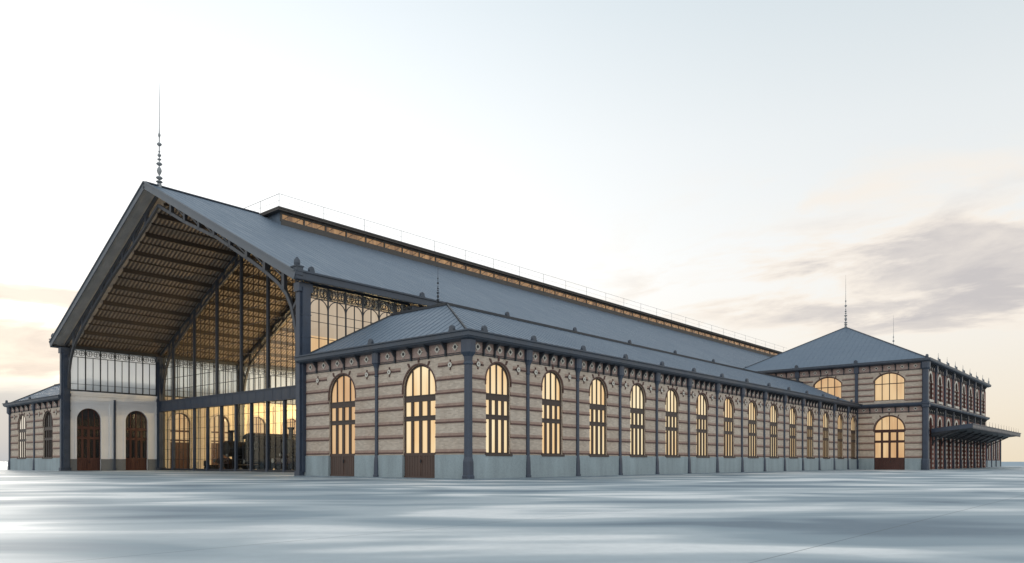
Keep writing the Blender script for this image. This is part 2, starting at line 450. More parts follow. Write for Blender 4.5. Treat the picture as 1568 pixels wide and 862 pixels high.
def rosette_mesh():
    mb = MB(); r = .21
    mb.slab([(0, r), (r, 0), (0, -r), (-r, 0)], -.05, .02, m=0)
    mb.lathe_y(0, 0, [(.15, -.075), (.15, -.04)], 12, 1); mb.lathe_y(0, 0, [(.045, -.085), (.045, -.06)], 8, 0)
    for a in range(4):
        c, t = math.cos(a*math.pi/2), math.sin(a*math.pi/2)
        mb.box(c*.25-.04, c*.25+.04, -.05, .02, t*.25-.04, t*.25+.04, 0)
    return mb

def column_mesh(h=ZF, r=.115, base=.17, cap=.27, zb=1.25, zc=6.75):
    mb = MB()
    mb.post(0, -.02, [(0, base+.03, base+.03), (.18, base+.03, base+.03), (.22, base, base), (zb-.25, base-.015, base-.015), (zb, r+.02, r+.02), (zb+.1, r, r),
                      (zc-.55, r*.92, r*.92), (zc-.5, r+.03, r+.03), (zc-.42, r*.95, r*.95), (zc, r+.03, r+.03), (zc+.22, cap*.8, cap*.8), (zc+.3, cap, cap), (h-.02, cap, cap), (h, cap+.05, cap+.05)], ch=.38)
    return mb
def finial_mesh(s=1.0):
    mb = MB(); mb.box(-.17*s, .17*s, -.12*s, .12*s, 0, .14*s)
    mb.lathe_y(0, .2*s, [(.15*s, -.1*s), (.19*s, -.06*s), (.19*s, .06*s), (.15*s, .1*s)], 14)
    return mb
def spire_mesh(H):
    """turned zinc spire: stacked bulbs below, needle above"""
    mb = MB(); k = H/9.2
    def B(z, r, h):
        r *= .72
        return [(.045*k, z-h/2), (r*.7, z-h*.28), (r, z), (r*.75, z+h*.25), (.045*k, z+h/2)]
    pr = [(.22*k, 0), (.18*k, .35*k)]
    for z, r, h in ((.65, .40, .34), (1.08, .40, .44), (1.85, .30, .9), (2.6, .36, .42), (3.1, .25, .24), (3.55, .23, .4), (3.95, .13, .25), (4.75, .30, .42), (5.75, .16, .5)):
        pr += B(z*k*.8, r*k, h*k*.85)
    pr += [(.035*k, 5.2*k), (.022*k, 8*k), (.006, 9.2*k)]
    mb.lathe(0, 0, pr, 10); return mb

GUT = [(.02, ZF-.02), (.30, ZF-.02), (.52, ZF+.06), (.55, ZF+.12), (.62, ZF+.14), (.62, ZG-.08), (.70, ZG-.05), (.70, ZG+.02), (.60, ZG+.02), (.02, ZG-.1)]

def roof_slab(root, pts, th, seam_dir, step, name='roof', mat='roof', rib=.02, ribw=.026, base=(0, 0, 0)):
    """a sloping metal roof plane with standing seams running along seam_dir"""
    P = [Vector(p)-Vector(base) for p in pts]
    n = (P[1]-P[0]).cross(P[2]-P[0]).normalized()
    if n.z < 0: n = -n
    mb = MB(); k = len(P)
    vs = P+[p-n*th for p in P]
    mb.add(vs, [tuple(range(k)), tuple(range(2*k-1, k-1, -1))]+[(i, (i+1) % k, (i+1) % k+k, i+k) for i in range(k)])
    d = Vector(seam_dir); d = (d-n*d.dot(n)).normalized(); e = n.cross(d).normalized()
    lo = min(p.dot(e) for p in P); hi = max(p.dot(e) for p in P); t = lo+step*.5
    while t < hi:
        hits = []
        for i in range(k):
            a, b = P[i], P[(i+1) % k]; da, db = a.dot(e)-t, b.dot(e)-t
            if da*db < 0: hits.append(a+(b-a)*(da/(da-db)))
        if len(hits) == 2 and (hits[0]-hits[1]).length > .3:
            mb.bar(hits[0]+n*rib*.4, hits[1]+n*rib*.4, ribw, rib*1.2, up=n)
        t += step
    return mb.build(name, mat, root)

# ------------------------------------------------------------------ the setting
def structure(o): o['kind'] = 'structure'; return o
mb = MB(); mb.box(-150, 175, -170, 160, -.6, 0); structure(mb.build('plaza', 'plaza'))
mb = MB()
S = 9000; mb.add([(-S, -S, -.3), (S, -S, -.3), (S, S, -.3), (-S, S, -.3)], [(0, 1, 2, 3)]); structure(mb.build('sea', 'sea'))

L = 5.07; HX = 10.14
mb = MB(); mb.slab([(-1.1, -1.15), (69.65, -1.15), (69.65, .3), (.3, .3), (.3, 15.2), (-1.1, 15.2)], 0, 1)
mb.v = [(x, z, .055*y) for x, y, z in mb.v]; structure(mb.build('pavement', 'apron'))
# ================================================================== near side pavilion
W1 = (1.03, 2.1)
def lean_pavilion(label, y_in, y_out, nb, long_side, group, gable_ops, gable_cols, length):
    """single-storey brick range beside the shed; y_in touches the shed, y_out is the free long side"""
    sgn = 1 if y_out > y_in else -1
    root = thing('side_pavilion', label, 'building', (0, (y_in+y_out)/2, 0), 0, group)
    base = tuple(root.location)
    yl, yr = max(y_in, y_out), min(y_in, y_out)
    g = Face(root, 0, yl, R(-90)); GW = yl-yr
    openings_wall(g, [o[:5] for o in gable_ops], 0, GW-.006, ZP, ZW, .45, 'brick', bands=BANDS)
    # plinth blocks
    x = 0
    for o in gable_ops:
        if o[5] == 'door': g.put(MB().box(x, o[0]-o[1]/2, -.06, .4, 0, ZP), 'stone_plinth', 'stone'); x = o[0]+o[1]/2
    g.put(MB().box(x, GW-.01, -.062, .4, 0, ZP), 'stone_plinth', 'stone')
    for o in gable_ops:
        w = o[1]; q = w/8
        arch_trim(g, o[0], w, o[3], o[4])
        mull = [(-w*.25-.10, -w*.25+.10), (-.11, .11), (w*.25-.10, w*.25+.10)]
        if o[5] == 'door':
            window_part(g, o[0], w, ZP, o[3], o[4], mull, [(3.38, 3.66), (4.50, 4.87)], o[6], sillpart=False, name='arched_door', panel_to=ZP+.1)
        else:
            window_part(g, o[0], w, ZP+.02, o[3], o[4], [(a*.9, b*.9) for a, b in mull], [(3.40, 3.66), (4.50, 4.87)], o[6])
    edges = [0]+gable_cols+[GW]
    colp = None
    for i in range(len(edges)-1):
        a, b = edges[i], edges[i+1]
        g.put(frieze_mesh(a+(.2 if i == 0 else .27), b-.27, 5), 'frieze_panel', ['tile', 'cream', 'darkiron'])
    c0 = g.put(column_mesh(), 'iron_column', 'navy', gable_cols[0]); fin = finial_mesh().build('finial', 'gutter', c0, (0, -.5, ZG))
    ros = None
    for o in gable_ops:
        for s in (-1, 1):
            u = o[0]+s*(o[1]/2+1.22)
            if ros is None: ros = g.put(rosette_mesh(), 'rosette', ['band', 'cream'], u, 6.42)
            else: g.dup(ros, u, 6.42)
    gu = (0, yl-base[1]); gv = (0, yr-base[1])
    if long_side:
        f = Face(root, 0, 0, 0)
        LEN = length
        ops = [(L*i+L*.488, 2.1, ZP+.03, 5.6, 1.05) for i in range(nb)]
        openings_wall(f, ops, 0.004, LEN, ZP, ZW, .45, 'brick', bands=BANDS)
        p = MB(); p.box(-.06, LEN, -.06, .4, 0, ZP); f.put(p, 'stone_plinth', 'stone')
        p0 = None
        for i, o in enumerate(ops):
            w = 2.1; mull = [(-.69, -.53), (-.13, .10), (.48, .65)]
            if p0 is None:
                p0 = window_part(f, o[0], w, ZP+.03, 5.6, 1.05, [(-.61, -.44), (-.10, .10), (.44, .61)], [(3.40, 3.67), (4.50, 4.87)])
                t0 = arch_trim(f, o[0], w, 5.6, 1.05)
            else: f.dup(p0, o[0]); f.dup(t0, o[0])
            for s in (-1, 1): f.dup(ros, o[0]+s*1.72, 6.42)
        fr = None
        for i in range(nb):
            if fr is None: fr = f.put(frieze_mesh(.27, L-.2, 5), 'frieze_panel', ['tile', 'cream', 'darkiron'])
            else: f.dup(fr, L*i)
            if i: f.dup(c0, L*i)
        # stout corner column
        cc = MB(); cc.post(0, 0, [(0, .30, .30), (.2, .30, .30), (.25, .265, .265), (1.0, .255, .255), (1.25, .205, .205), (6.3, .195, .195), (6.36, .235, .235), (6.5, .20, .20), (6.75, .22, .22), (6.98, .36, .36), (ZF-.02, .36, .36)], ch=.42)
        ck = cc.build('corner_column', 'navy', root, (-0.02-base[0], -.02-base[1], 0))
        for (dx, dy, rz) in ((.75, -.5, 0), (-.5, .75, R(-90))):
            finial_mesh().build('finial', 'gutter', ck, (dx, dy, ZG), rz)
        plan = [(0, yl-base[1]-.0), (0, yr-base[1]), (LEN, yr-base[1])]
    else:
        f = Face(root, length, yl, R(180))
        ops = [(L*i+L*.5, 2.1, ZP+.03, 5.6, 1.05) for i in range(nb)]
        f2 = MB(); f2.box(0, length, 0, .45, ZP, ZF); f.put(f2, 'brick_wall', 'brick')
        f3 = MB(); f3.box(0, length, -.06, .4, 0, ZP); f.put(f3, 'stone_plinth', 'stone')
        cc = MB(); cc.post(0, 0, [(0, .25, .25), (1.0, .22, .22), (1.25, .16, .16), (6.75, .16, .16), (6.98, .34, .34), (ZF-.02, .34, .34)], ch=.42)
        ck = cc.build('corner_column', 'navy', root, (0, yl-base[1], 0)); finial_mesh().build('finial', 'gutter', ck, (-.5, -.4, ZG), R(-90))
        plan = [(length, yl-base[1]), (0, yl-base[1]), (0, yr-base[1])]
    MB().sweep(plan, GUT).build('gutter', 'gutter', root)
    # hipped roof with a flat top
    zt, ze, xa = 11.28, 8.02, 4.9
    dy, db = 6.7, 3.6
    if not long_side: zt, xa, dy, db = 10.3, 3.43, 4.69, 2.5
    ya = y_out-sgn*dy; yb = y_in+sgn*db
    eo = y_out+sgn*.25; ei = y_in-sgn*.0
    x0 = -.25; x1 = length
    roof_slab(root, [(x0, eo, ze), (x1, eo, ze), (x1, ya, zt), (xa, ya, zt)], .12, (0, 1, 1), .62, base=base)
    roof_slab(root, [(x0, ei, ze), (x0, eo, ze), (xa, ya, zt), (xa, yb, zt)], .12, (1, 0, 1), .62, base=base)
    roof_slab(root, [(x0, ei, ze), (x1, ei, ze), (x1, yb, zt), (xa, yb, zt)], .12, (0, 1, 1), .62, base=base)
    roof_slab(root, [(xa, ya, zt), (x1, ya, zt), (x1, yb, zt), (xa, yb, zt)], .12, (0, 1, 0), 2.2, base=base)
    rc = MB(); B = Vector(base)
    rc.bar(Vector((xa-.06, ya, zt+.06))-B, Vector((x1, ya, zt+.06))-B, .20, .16); rc.bar(Vector((xa, ya, zt+.06))-B, Vector((xa, yb, zt+.06))-B, .20, .16)
    rc.bar(Vector((x0, eo, ze+.05))-B, Vector((xa, ya, zt+.05))-B, .10, .10); rc.bar(Vector((x0, ei, ze+.05))-B, Vector((xa, yb, zt+.05))-B, .10, .10)
    rc.build('ridge_cap', 'darkiron', root)
    return root, ros

pav, ros = lean_pavilion('long single-storey pavilion with a row of tall glowing arched windows along its front', 15.8, 0, 14, True, 'side pavilions flanking the train shed',
    [(4.42, 2.77, ZP, 5.27, 1.385, 'door', 'pane_orange'), (11.8, 2.8, ZP, 5.25, 1.4, 'door', 'pane')], [8.0], 69.72)
sp = spire_mesh(3.5).build('spire', 'darkiron', pav, (4.9, 7.55-pav.location.y, 11.4), 0, 40)

pav2, _ = lean_pavilion('short pavilion end with two narrow arched windows at far left of the shed', 60.2, 78.4, 14, False, 'side pavilions flanking the train shed',
    [(4.4, 3.0, ZP+.03, 5.2, 1.45, 'win', 'pane_sky'), (13.1, 3.0, ZP+.03, 5.2, 1.45, 'win', 'pane_dark')], [8.8], 142)

# ================================================================== train shed
Y0, Y1, YR, ZR, ZE = 15.8, 60.2, 38.2, 25.28, 13.72
HL = 142
shed = thing('train_shed', 'great gabled iron train shed with open truss front and glazed screen', 'building', (0, YR, 0))
SB = (0, YR, 0)
slope = (ZR-ZE)/23.0
def zroof(y): return ZR-slope*abs(y-YR)
for s in (-1, 1):
    ye = YR+s*23.0
    roof_slab(shed, [(-1, ye, ZE), (HL, ye, ZE), (HL, YR, ZR), (-1, YR, ZR)], .18, (0, 1, slope*-s*-1 if s < 0 else -slope), .6, rib=.012, ribw=.022, base=SB)
# barge boards on the verge
for s in (-1, 1):
    m = MB(); a = Vector((-1.04, 0, ZR-.20)); b = Vector((-1.04, s*23.1, ZE-.22))
    m.path([a, b], .09, .62, up=(1, 0, 0)); m.bar(a+Vector((-.04, 0, .28)), b+Vector((-.04, 0, .28)), .18, .10)
    m.build('barge_board', 'barge', shed)
# soffit + ceiling boards + battens
for s in (-1, 1):
    def P(x, y, dz): return Vector((x, s*y, zroof(YR+y)-dz))
    m = MB(); 
    for (xa, xb, d0, d1) in ((-1, 1.3, .20, .32),):
        m.add([P(xa, 0, d0), P(xb, 0, d0), P(xb, 22.9, d0), P(xa, 22.9, d0), P(xa, 0, d1), P(xb, 0, d1), P(xb, 22.9, d1), P(xa, 22.9, d1)],
              [(0,1,2,3),(7,6,5,4),(0,4,5,1),(1,5,6,2),(2,6,7,3),(3,7,4,0)])
    # board joints
    for i in range(1, 5):
        x = -1+i*.46; m.bar(P(x, .1, .325), P(x, 22.8, .325), .03, .03)
    m.build('soffit', 'soffit', shed)
    m = MB(); xa, xb, d0, d1 = 1.3, HL-1, .20, .26
    m.add([P(xa, 0, d0), P(xb, 0, d0), P(xb, 22.9, d0), P(xa, 22.9, d0), P(xa, 0, d1), P(xb, 0, d1), P(xb, 22.9, d1), P(xa, 22.9, d1)],
          [(0,1,2,3),(7,6,5,4),(0,4,5,1),(1,5,6,2),(2,6,7,3),(3,7,4,0)])
    x = 1.6
    while x < 70:
        m.bar(P(x, .1, .30), P(x, 22.6, .30), .15, .09, 1); x += .38
    m.build('ceiling_boards', ['ceiling', 'batten'], shed)
    pu = None
    for i in range(1, 10):
        y = 2.48*i
        if y > 22.6: continue
        q = P(0, y, .52)
        m = MB(); m.box(1.2, HL-1, -.06, .06, -.18, .21); m.box(1.2, HL-1, -.11, .11, -.2, -.16)
        o = m.build('purlin', 'purlin', shed, (0, q.y, q.z))
    for i in range(9):
        q = P(0, 2.48*i+1.24, .40)
        m = MB(); m.box(1.2, HL-1, -.035, .035, -.07, .1); m.build('purlin', 'purlin', shed, (0, q.y, q.z))
# trusses
def truss_mesh(thick=.22):
    mb = MB(); 
    for s in (-1, 1):
        top = [(0, s*y, zroof(YR+y)-.62) for y in (0, 22.2)]
        mb.path(top, thick, .32)
        low = [(0, 23.6), (5, 20.95+.15), (10.4, 18.75), (13.2, 17.25), (15.6, 15.95), (17.5, 14.85), (19.2, 13.75), (20.2, 12.85), (20.8, 11.9), (21.15, 10.9), (21.4, 9.9), (21.55, 8.9)]
        mb.path([(0, s*y, z) for y, z in low], thick, .26)
        for i in range(1, 9):
            y = 2.48*i
            if y > 20.4: break
            for j in range(len(low)-1):
                if low[j][0] <= y <= low[j+1][0]:
                    t = (y-low[j][0])/(low[j+1][0]-low[j][0]); z = low[j][1]+(low[j+1][1]-low[j][1])*t
            zt = zroof(YR+y)-.6
            mb.box(-thick*.6, thick*.6, s*y-.17, s*y+.17, z, zt)
            mb.add([(-.1, s*y-.5, zt), (-.1, s*y+.5, zt), (-.1, s*y, zt-.55), (.1, s*y-.5, zt), (.1, s*y+.5, zt), (.1, s*y, zt-.55)], [(0,1,2),(5,4,3),(0,3,4,1),(1,4,5,2),(2,5,3,0)])
            if y+2.48 < 20.4:
                mb.bar((0, s*y, zt-.1), (0, s*(y+2.3), zroof(YR+y+2.3)-1.25), .08, .10)
        # knee strut to the column and spandrel scroll
        mb.bar((0, s*20.9, 11.6), (0, s*22.1, 12.9), .16, .18); mb.bar((0, s*21.3, 10.2), (0, s*22.1, 11.4), .14, .16)
    return mb
tr = truss_mesh().build('roof_truss', 'truss', shed, (.2, 0, 0))
for i in range(1, 7): copy_tree(tr, shed, (.2+HX*i, 0, 0))
# main columns in pairs
def shed_column():
    mb = MB()
    mb.box(-.45, .45, -.22, .22, 0, 13.0); mb.box(-.52, .52, -.30, .30, 0, .35); mb.box(-.30, .30, -.42, .42, .3, 12.9)
    mb.box(-.50, .50, -.26, .26, 8.0, 8.35); mb.box(-.55, .55, -.34, .34, 12.6, 13.2); mb.box(-.48, .48, -.25, .25, 6.4, 6.55)
    for z in (1.5, 3, 4.5, 6, 7.5, 9.5, 11): mb.box(-.35, .35, -.44, .44, z, z+.06)
    return mb
c0 = shed_column().build('iron_column', 'navy', shed, (.05, Y0-.02-YR, 0))
first = True
for i in range(0, 7):
    for y in (Y0-.02, Y1+.02):
        if i == 0 and y < YR: continue
        copy_tree(c0, shed, (.05+HX*i, y-YR, 0))
# eaves gutter
for s in (-1, 1):
    m = MB(); y = s*22.95
    m.box(-1.0, HL, y-.28, y+.28, ZE-.42, ZE-.34); m.box(-1.02, HL, y+s*.2-.05, y+s*.2+.05, ZE-.46, ZE+.12)
    m.box(-1.0, HL, y+s*.28-.06, y+s*.28+.06, ZE+.04, ZE+.16)
    g = m.build('eaves_gutter', 'gutter', shed)
    for i in range(0, 14):
        finial_mesh(1.15).build('finial', 'gutter', g, (.2+HX*i, y+s*.18, ZE+.12))
    m = MB(); m.box(-.24, .28, -.31, .31, -.3, .3); m.box(-.3, .33, -.35, .35, .26, .34); m.lathe(0, 0, [(.15, .33), (.22, .55), (.2, .75), (.06, .95)], 10)
    m.build('corner_acroterion', 'gutter', g, (-.8, y, ZE+.1))
# clerestory glazing between the side pavilions' roofs and the eaves
def clerestory(zb, lancets):
    mb = MB(); n = 12; a = .55; b = HX-.45; st = (b-a)/n; zt = 13.25; zf = 12.35
    for i in range(n+1):
        x = a+st*i; w = .055 if i % 2 == 0 else .028
        mb.box(x-w, x+w, -.05, .05, zb, zt if i % 2 == 0 else zf+.02)
    for z in ((zb+1.15, zb+2.3, 11.35) if lancets else (zb+.75,)): mb.box(a, b, -.025, .025, z-.018, z+.018)
    mb.box(a, b, -.07, .07, zb, zb+.12); mb.box(a, b, -.07, .07, zt-.05, zt+.3); mb.box(a, b, -.05, .05, zf-.03, zf+.03)
    for i in range(0, n, 2):
        x = a+st*(i+1)
        if lancets: mb.ring_y(x, zf-st*.98, st*.93, st*1.0, -.035, .035, 12, 0, 0, math.pi)      # lancet heads
        for d in (-.5, .5):
            mb.ring_y(x+d*st, (zf+zt)/2, st*.36, st*.42, -.035, .035, 14)
            mb.box(x+d*st-.022, x+d*st+.022, -.03, .03, (zf+zt)/2-st*.3, (zf+zt)/2+st*.3); mb.box(x+d*st-st*.3, x+d*st+st*.3, -.03, .03, (zf+zt)/2-.022, (zf+zt)/2+.022)
    return mb, a, b, zb, zt
mbr, a, b, zb, zt = clerestory(8.45, True)
cr = mbr.build('clerestory_window', 'darkiron', shed, (0, Y0-YR, 0))
m = MB(); m.box(a, b, .012, .022, zb+1.3, 12.4); m.build('pane', 'pane_beige', cr)
m = MB(); m.box(a, b, .012, .022, zb+.1, zb+1.3); m.build('lower_pane', 'pane_orange', cr)
m = MB(); m.box(a, b, .012, .022, 12.4, zt); m.build('upper_pane', 'glass', cr)
for i in range(1, 7): copy_tree(cr, shed, (HX*i, Y0-YR, 0))
mbl, a, b, zb, zt = clerestory(8.68, False)
cl = mbl.build('clerestory_window', 'darkiron', shed, (0, Y1-YR, 0))
m = MB(); m.box(a, b, .012, .022, zb+.1, zt); m.build('pane', 'glass_dusty', cl)
for i in range(1, 10): copy_tree(cl, shed, (HX*i, Y1-YR, 0))
# inner side walls: white plaster outside the glazed screen, warm plaster within, with arched doorways
def inner_wall(mat, first_bay, nbays, doors, face_y, flip=False):
    f = Face(shed, 0, face_y, 0); u0 = first_bay*L+.0; u1 = (first_bay+nbays)*L
    ops = [(L*i+2.42, 2.45, 0, 5.62, 1.22) for i in range(first_bay, first_bay+nbays)]
    openings_wall(f, ops, u0, u1, 0, 8.62, .5, mat, 'plaster_wall')
    return f, ops
f, ops = inner_wall('plaster', 0, 2, None, Y1)
m = MB()
m.box(.5, 10.3, -.16, .02, 8.35, 8.62); m.box(.5, 10.3, -.10, .02, 8.15, 8.35); m.box(.5, 10.3, -.05, .02, 7.7, 7.8)
for (x0, x1) in ((.5, 4.95), (5.19, 10.1)):
    m.box(x0, x1, -.04, .02, 7.35, 7.43); 
    m.box(x0+.02, x0+.42, -.05, .02, 1.3, 7.35); m.box(x1-.42, x1-.02, -.05, .02, 1.3, 7.35)
f.put(m, 'cornice', 'plaster')
for o in ops:
    t = MB(); t.slab(arch(0, 2.85, 1.3, 5.62, 1.42, 18)+list(reversed(arch(0, 2.45, 1.3, 5.62, 1.22, 18))), -.035, .05); f.put(t, 'arch_moulding', 'plaster', o[0])
    d = window_part(f, o[0], 2.45, 1.28, 5.62, 1.22, [(-.72, -.50), (-.13, .13), (.50, .72)], [(3.45, 3.72), (4.55, 4.85)], 'pane_dark', wood='reddoor', sillpart=False, name='arched_door', panel_to=1.4, depth=.18)
x = .5
for o in ops: f.put(MB().box(x, o[0]-1.225, -.06, .02, 0, 1.28), 'stone_plinth', 'stone_dark'); x = o[0]+1.225
f.put(MB().box(x, 10.2, -.06, .02, 0, 1.28), 'stone_plinth', 'stone_dark')
m = MB(); m.box(-.09, .09, -.16, .02, 0, 7.9); m.box(-.13, .13, -.2, .02, 0, .3); f.put(m, 'downpipe', 'navy', 5.07)
f, ops = inner_wall('plaster_in', 2, 12, None, Y1)
for i, o in enumerate(ops):
    t = MB(); t.slab(arch(0, 2.95, 0.02, 5.62, 1.47, 18)+list(reversed(arch(0, 2.45, 0.02, 5.62, 1.22, 18))), -.05, .05); f.put(t, 'arch_moulding', 'paleq', o[0])
    window_part(f, o[0], 2.45, 1.28, 5.62, 1.22, [(-.66, -.56), (-.06, .06), (.56, .66)], [(3.45, 3.62), (4.55, 4.75)], 'pane_orange', wood='reddoor', sillpart=False, name='arched_door', panel_to=3.3, depth=.18)
    m = MB(); m.box(-.28, .28, -.14, .02, 0, 8.3); m.box(-.34, .34, -.2, .02, 0, 1.0); f.put(m, 'pilaster', 'paleq', L*(i+2)+5.0)
m = MB(); m.box(L*2+.1, L*14, -.2, .02, 8.3, 8.64); f.put(m, 'cornice', 'paleq')
# wall to the near pavilion, and the far end wall
m = MB(); m.box(.5, HL, -.25, .25, 0, 8.45); m.build('plaster_wall', 'plaster_in', shed, (0, Y0-YR, 0))
m = MB(); m.slab([(Y0-YR, 0), (Y1-YR, 0), (Y1-YR, 13.2), (0, 24.6), (Y0-YR, 13.2)], -.25, .25)
m.build('end_wall', 'plaster_in', shed, (HL-.6, 0, 0), R(90))
# glazed screen across the hall
XC = 10.3
sc = Face(shed, XC, Y1, R(-90)); SW = Y1-Y0
ups = [3.14+4.98*i for i in range(9)]
lows = [3.14, 8.15]+[8.15+2.97*i for i in range(1, 13)]
for u in ups:
    y = Y1-u; h = zroof(y)-.55
    m = MB(); m.box(-.17, .17, -.12, .12, 8.0, h); m.box(-.24, .24, -.05, .05, 8.0, h);
    sc.put(m, 'screen_post', 'truss', u)
for u in lows:
    if u > SW-.4: continue
    m = MB(); m.box(-.15, .15, -.14, .12, 0, 6.92); m.box(-.2, .2, -.18, .16, 0, .3); sc.put(m, 'screen_post', 'navy', u)
m = MB(); m.box(.3, SW-.3, -.30, .25, 6.9, 8.0); m.box(.3, SW-.3, -.38, .3, 7.96, 8.08); m.box(.3, SW-.3, -.36, .28, 6.84, 6.94)
for i in range(1, 30): m.box(.3+i*1.5-.02, .3+i*1.5+.02, -.315, -.29, 6.95, 7.95)
sc.put(m, 'transom_beam', 'navy')
m = MB(); m.box(.3, SW-.3, -.12, .12, 0, .22)
x = .55
while x < SW-.3:
    yy = Y1-x; h = zroof(yy)-.6
    m.box(x-.013, x+.013, -.03, .03, .2, 6.9)
    m.box(x-.02, x+.02, -.03, .03, 8.0, h); x += .99
for z in (1.25, 2.4, 3.55, 4.7, 5.85): m.box(.3, SW-.3, -.025, .025, z-.014, z+.014)
for z in (9.3, 10.6, 11.9, 13.2, 14.8, 16.4, 18.0, 19.6, 21.2, 22.8):
    hw = min(SW/2-.4, (ZR-.9-z)/slope)
    c = Y1-YR; m.box(max(.3, c-hw), min(SW-.3, c+hw), -.03, .03, z-.022, z+.022)
sc.put(m, 'glazing_bars', 'darkiron')
m = MB(); c = Y1-YR
m.slab([(.3, .2), (SW-.3, .2), (SW-.3, 13.2), (c, ZR-.8), (.3, 13.2)], .035, .045); sc.put(m, 'glazing', 'glass')
# ridge lantern with lit glass and guard rail
LX0, LX1 = 10.5, 139
m = MB(); zt = 25.28
m.box(LX0-.6, LX1, -3.5, 3.5, zt-.30, zt-.10); m.box(LX0-.62, LX1, -3.58, 3.58, zt-.14, zt)
lan = m.build('ridge_lantern', 'lantern', shed)
for s in (-1, 1):
    m = MB(); y = s*3.0; x = LX0
    m.box(LX0, LX1-.2, y-.06, y+.06, 23.6, 24.3); m.box(LX0, LX1-.2, y-.08, y+.08, 24.78, 25.08)
    while x < LX1: m.box(x-.09, x+.09, y-.07, y+.07, 24.1, zt-.2); x += 2.535
    x = LX0
    while x < LX1: m.bar((x, y, 24.12), (x+1.27, y+s*.30, zt-.22), .05, .05); x += 1.2675
    m.build('lantern_frame', 'lantern', lan)
    m = MB(); m.box(LX0, LX1-.2, y-.02*s-.01, y-.02*s+.01, 24.1, zt-.2); m.build('lantern_pane', 'pane_monitor', lan)
m = MB(); m.slab([(-3.0, 23.75), (3.0, 23.75), (3.0, zt-.2), (-3.0, zt-.2)], -.05, .05); m.build('lantern_end', 'roof', lan, (LX0, 0, 0), R(90))
m = MB(); x = LX0-.4
for s in (-1, 1):
    x = LX0-.4
    while x < LX1:
        m.box(x-.016, x+.016, s*3.3-.016, s*3.3+.016, zt, zt+1.3); x += 5.07
    m.box(LX0-.4, LX1, s*3.3-.014, s*3.3+.014, zt+1.27, zt+1.30); m.box(LX0-.4, LX1, s*3.3-.006, s*3.3+.008, zt+.62, zt+.635)
m.box(LX0-.42, LX0-.38, -3.3, 3.3, zt+1.27, zt+1.30); m.box(LX0-.41, LX0-.39, -3.3, 3.3, zt+.62, zt+.635)
m.box(LX0-.415, LX0-.385, -.015, .015, zt, zt+1.3)
m.build('guard_rail', 'rail', shed)
m = MB(); m.bar((-1, 0, ZR+.05), (LX0-.6, 0, ZR+.05), .35, .10); m.build('ridge_cap', 'gutter', shed)
spire_mesh(9.3).build('spire', 'spire', shed, (.25, 0, ZR-.1), 0, 40)
# hall floor
m = MB(); m.box(10.2, HL-.8, Y0+.3-YR, Y1-.02-YR, -.1, .03); m.build('hall_floor', 'floor', shed)

# ================================================================== two-storey head building
TX0, TX1, TY0, TY1 = 69.7, 110.3, -7.7, 15.8
tb = thing('head_building', 'two-storey brick station house with pyramid zinc roof at the far right end', 'building', (TX0, 4, 0))
tbb = tuple(tb.location)
g = Face(tb, TX0, TY1, R(-90)); GW = TY1-TY0
def U(y): return TY1-y
gd = (U(-3.74), 3.46, ZP, 4.92, 1.68)
openings_wall(g, [gd], 0, GW-.006, ZP, ZW, .45, 'brick', bands=BANDS)
uw = [(U(y), 3.42, 8.45, 10.95, .86) for y in (-3.73, 3.55, 11.0)]
openings_wall(g, uw, 0, GW-.006, 7.9, 12.0, .45, 'brick', bands=[8.35, 9.05, 9.8, 10.55, 11.25])
for a, b in ((0, gd[0]-gd[1]/2), (gd[0]+gd[1]/2, GW-.01)): g.put(MB().box(a, b, -.06, .4, 0, ZP), 'stone_plinth', 'stone')
window_part(g, gd[0], gd[1], ZP, gd[3], gd[4], [(-.98, -.74), (-.13, .13), (.74, .98)], [(3.30, 3.58), (4.55, 4.90)], 'pane_orange', sillpart=False, name='arched_door', panel_to=ZP+.05, wood='reddoor')
arch_trim(g, gd[0], gd[1], gd[3], gd[4])
w0 = None
for o in uw:
    if w0 is None: w0 = window_part(g, o[0], o[1], o[2], o[3], o[4], [(-.88, -.79), (-.045, .045), (.79, .88)], [(10.45, 10.53)], 'pane_orange', fw=.08, sillpart=False); t0 = arch_trim(g, o[0], o[1], o[3], o[4])
    else: g.dup(w0, o[0]); g.dup(t0, o[0])
fr = MB()
for (a, b, n) in ((U(-7.4), U(-.1), 5), (U(.1), U(7.25), 5), (U(7.45), GW-.1, 6)): pass
for (a, b, n) in ((.1, U(7.45), 6), (U(7.25), U(.1), 5), (U(-.1), GW-.35, 5)):
    g.put(frieze_mesh(a, b, n, 11.97, 12.8), 'frieze_panel', ['tile', 'cream', 'darkiron'])
g.put(frieze_mesh(U(-.1), GW-.35, 5, ZW, 7.6), 'frieze_panel', ['tile', 'cream', 'darkiron'])
tc = MB(); tc.box(-.17, .17, -.2, .05, 0, 12.75); tc.box(-.24, .24, -.26, .05, 0, 1.2); tc.box(-.26, .26, -.3, .05, 12.0, 12.82)
c1 = g.put(tc, 'iron_column', 'navy', U(0)); finial_mesh(1.2).build('finial', 'gutter', c1, (0, -.45, 13.18)); g.dup(c1, U(7.35))
tc = MB(); tc.post(0, 0, [(0, .42, .42), (1.2, .40, .40), (1.35, .34, .34), (7.4, .33, .33), (7.5, .45, .45), (8.1, .45, .45), (8.2, .33, .33), (11.9, .33, .33), (12.1, .48, .48), (12.82, .48, .48)], ch=.4)
ck = tc.build('corner_column', 'navy', tb, (0, TY0-tbb[1], 0)); finial_mesh(1.3).build('finial', 'gutter', ck, (-.2, -.2, 13.2))
STR = [(.0, 7.58), (.2, 7.6), (.42, 7.72), (.50, 7.9), (.50, 8.02), (.0, 8.1)]
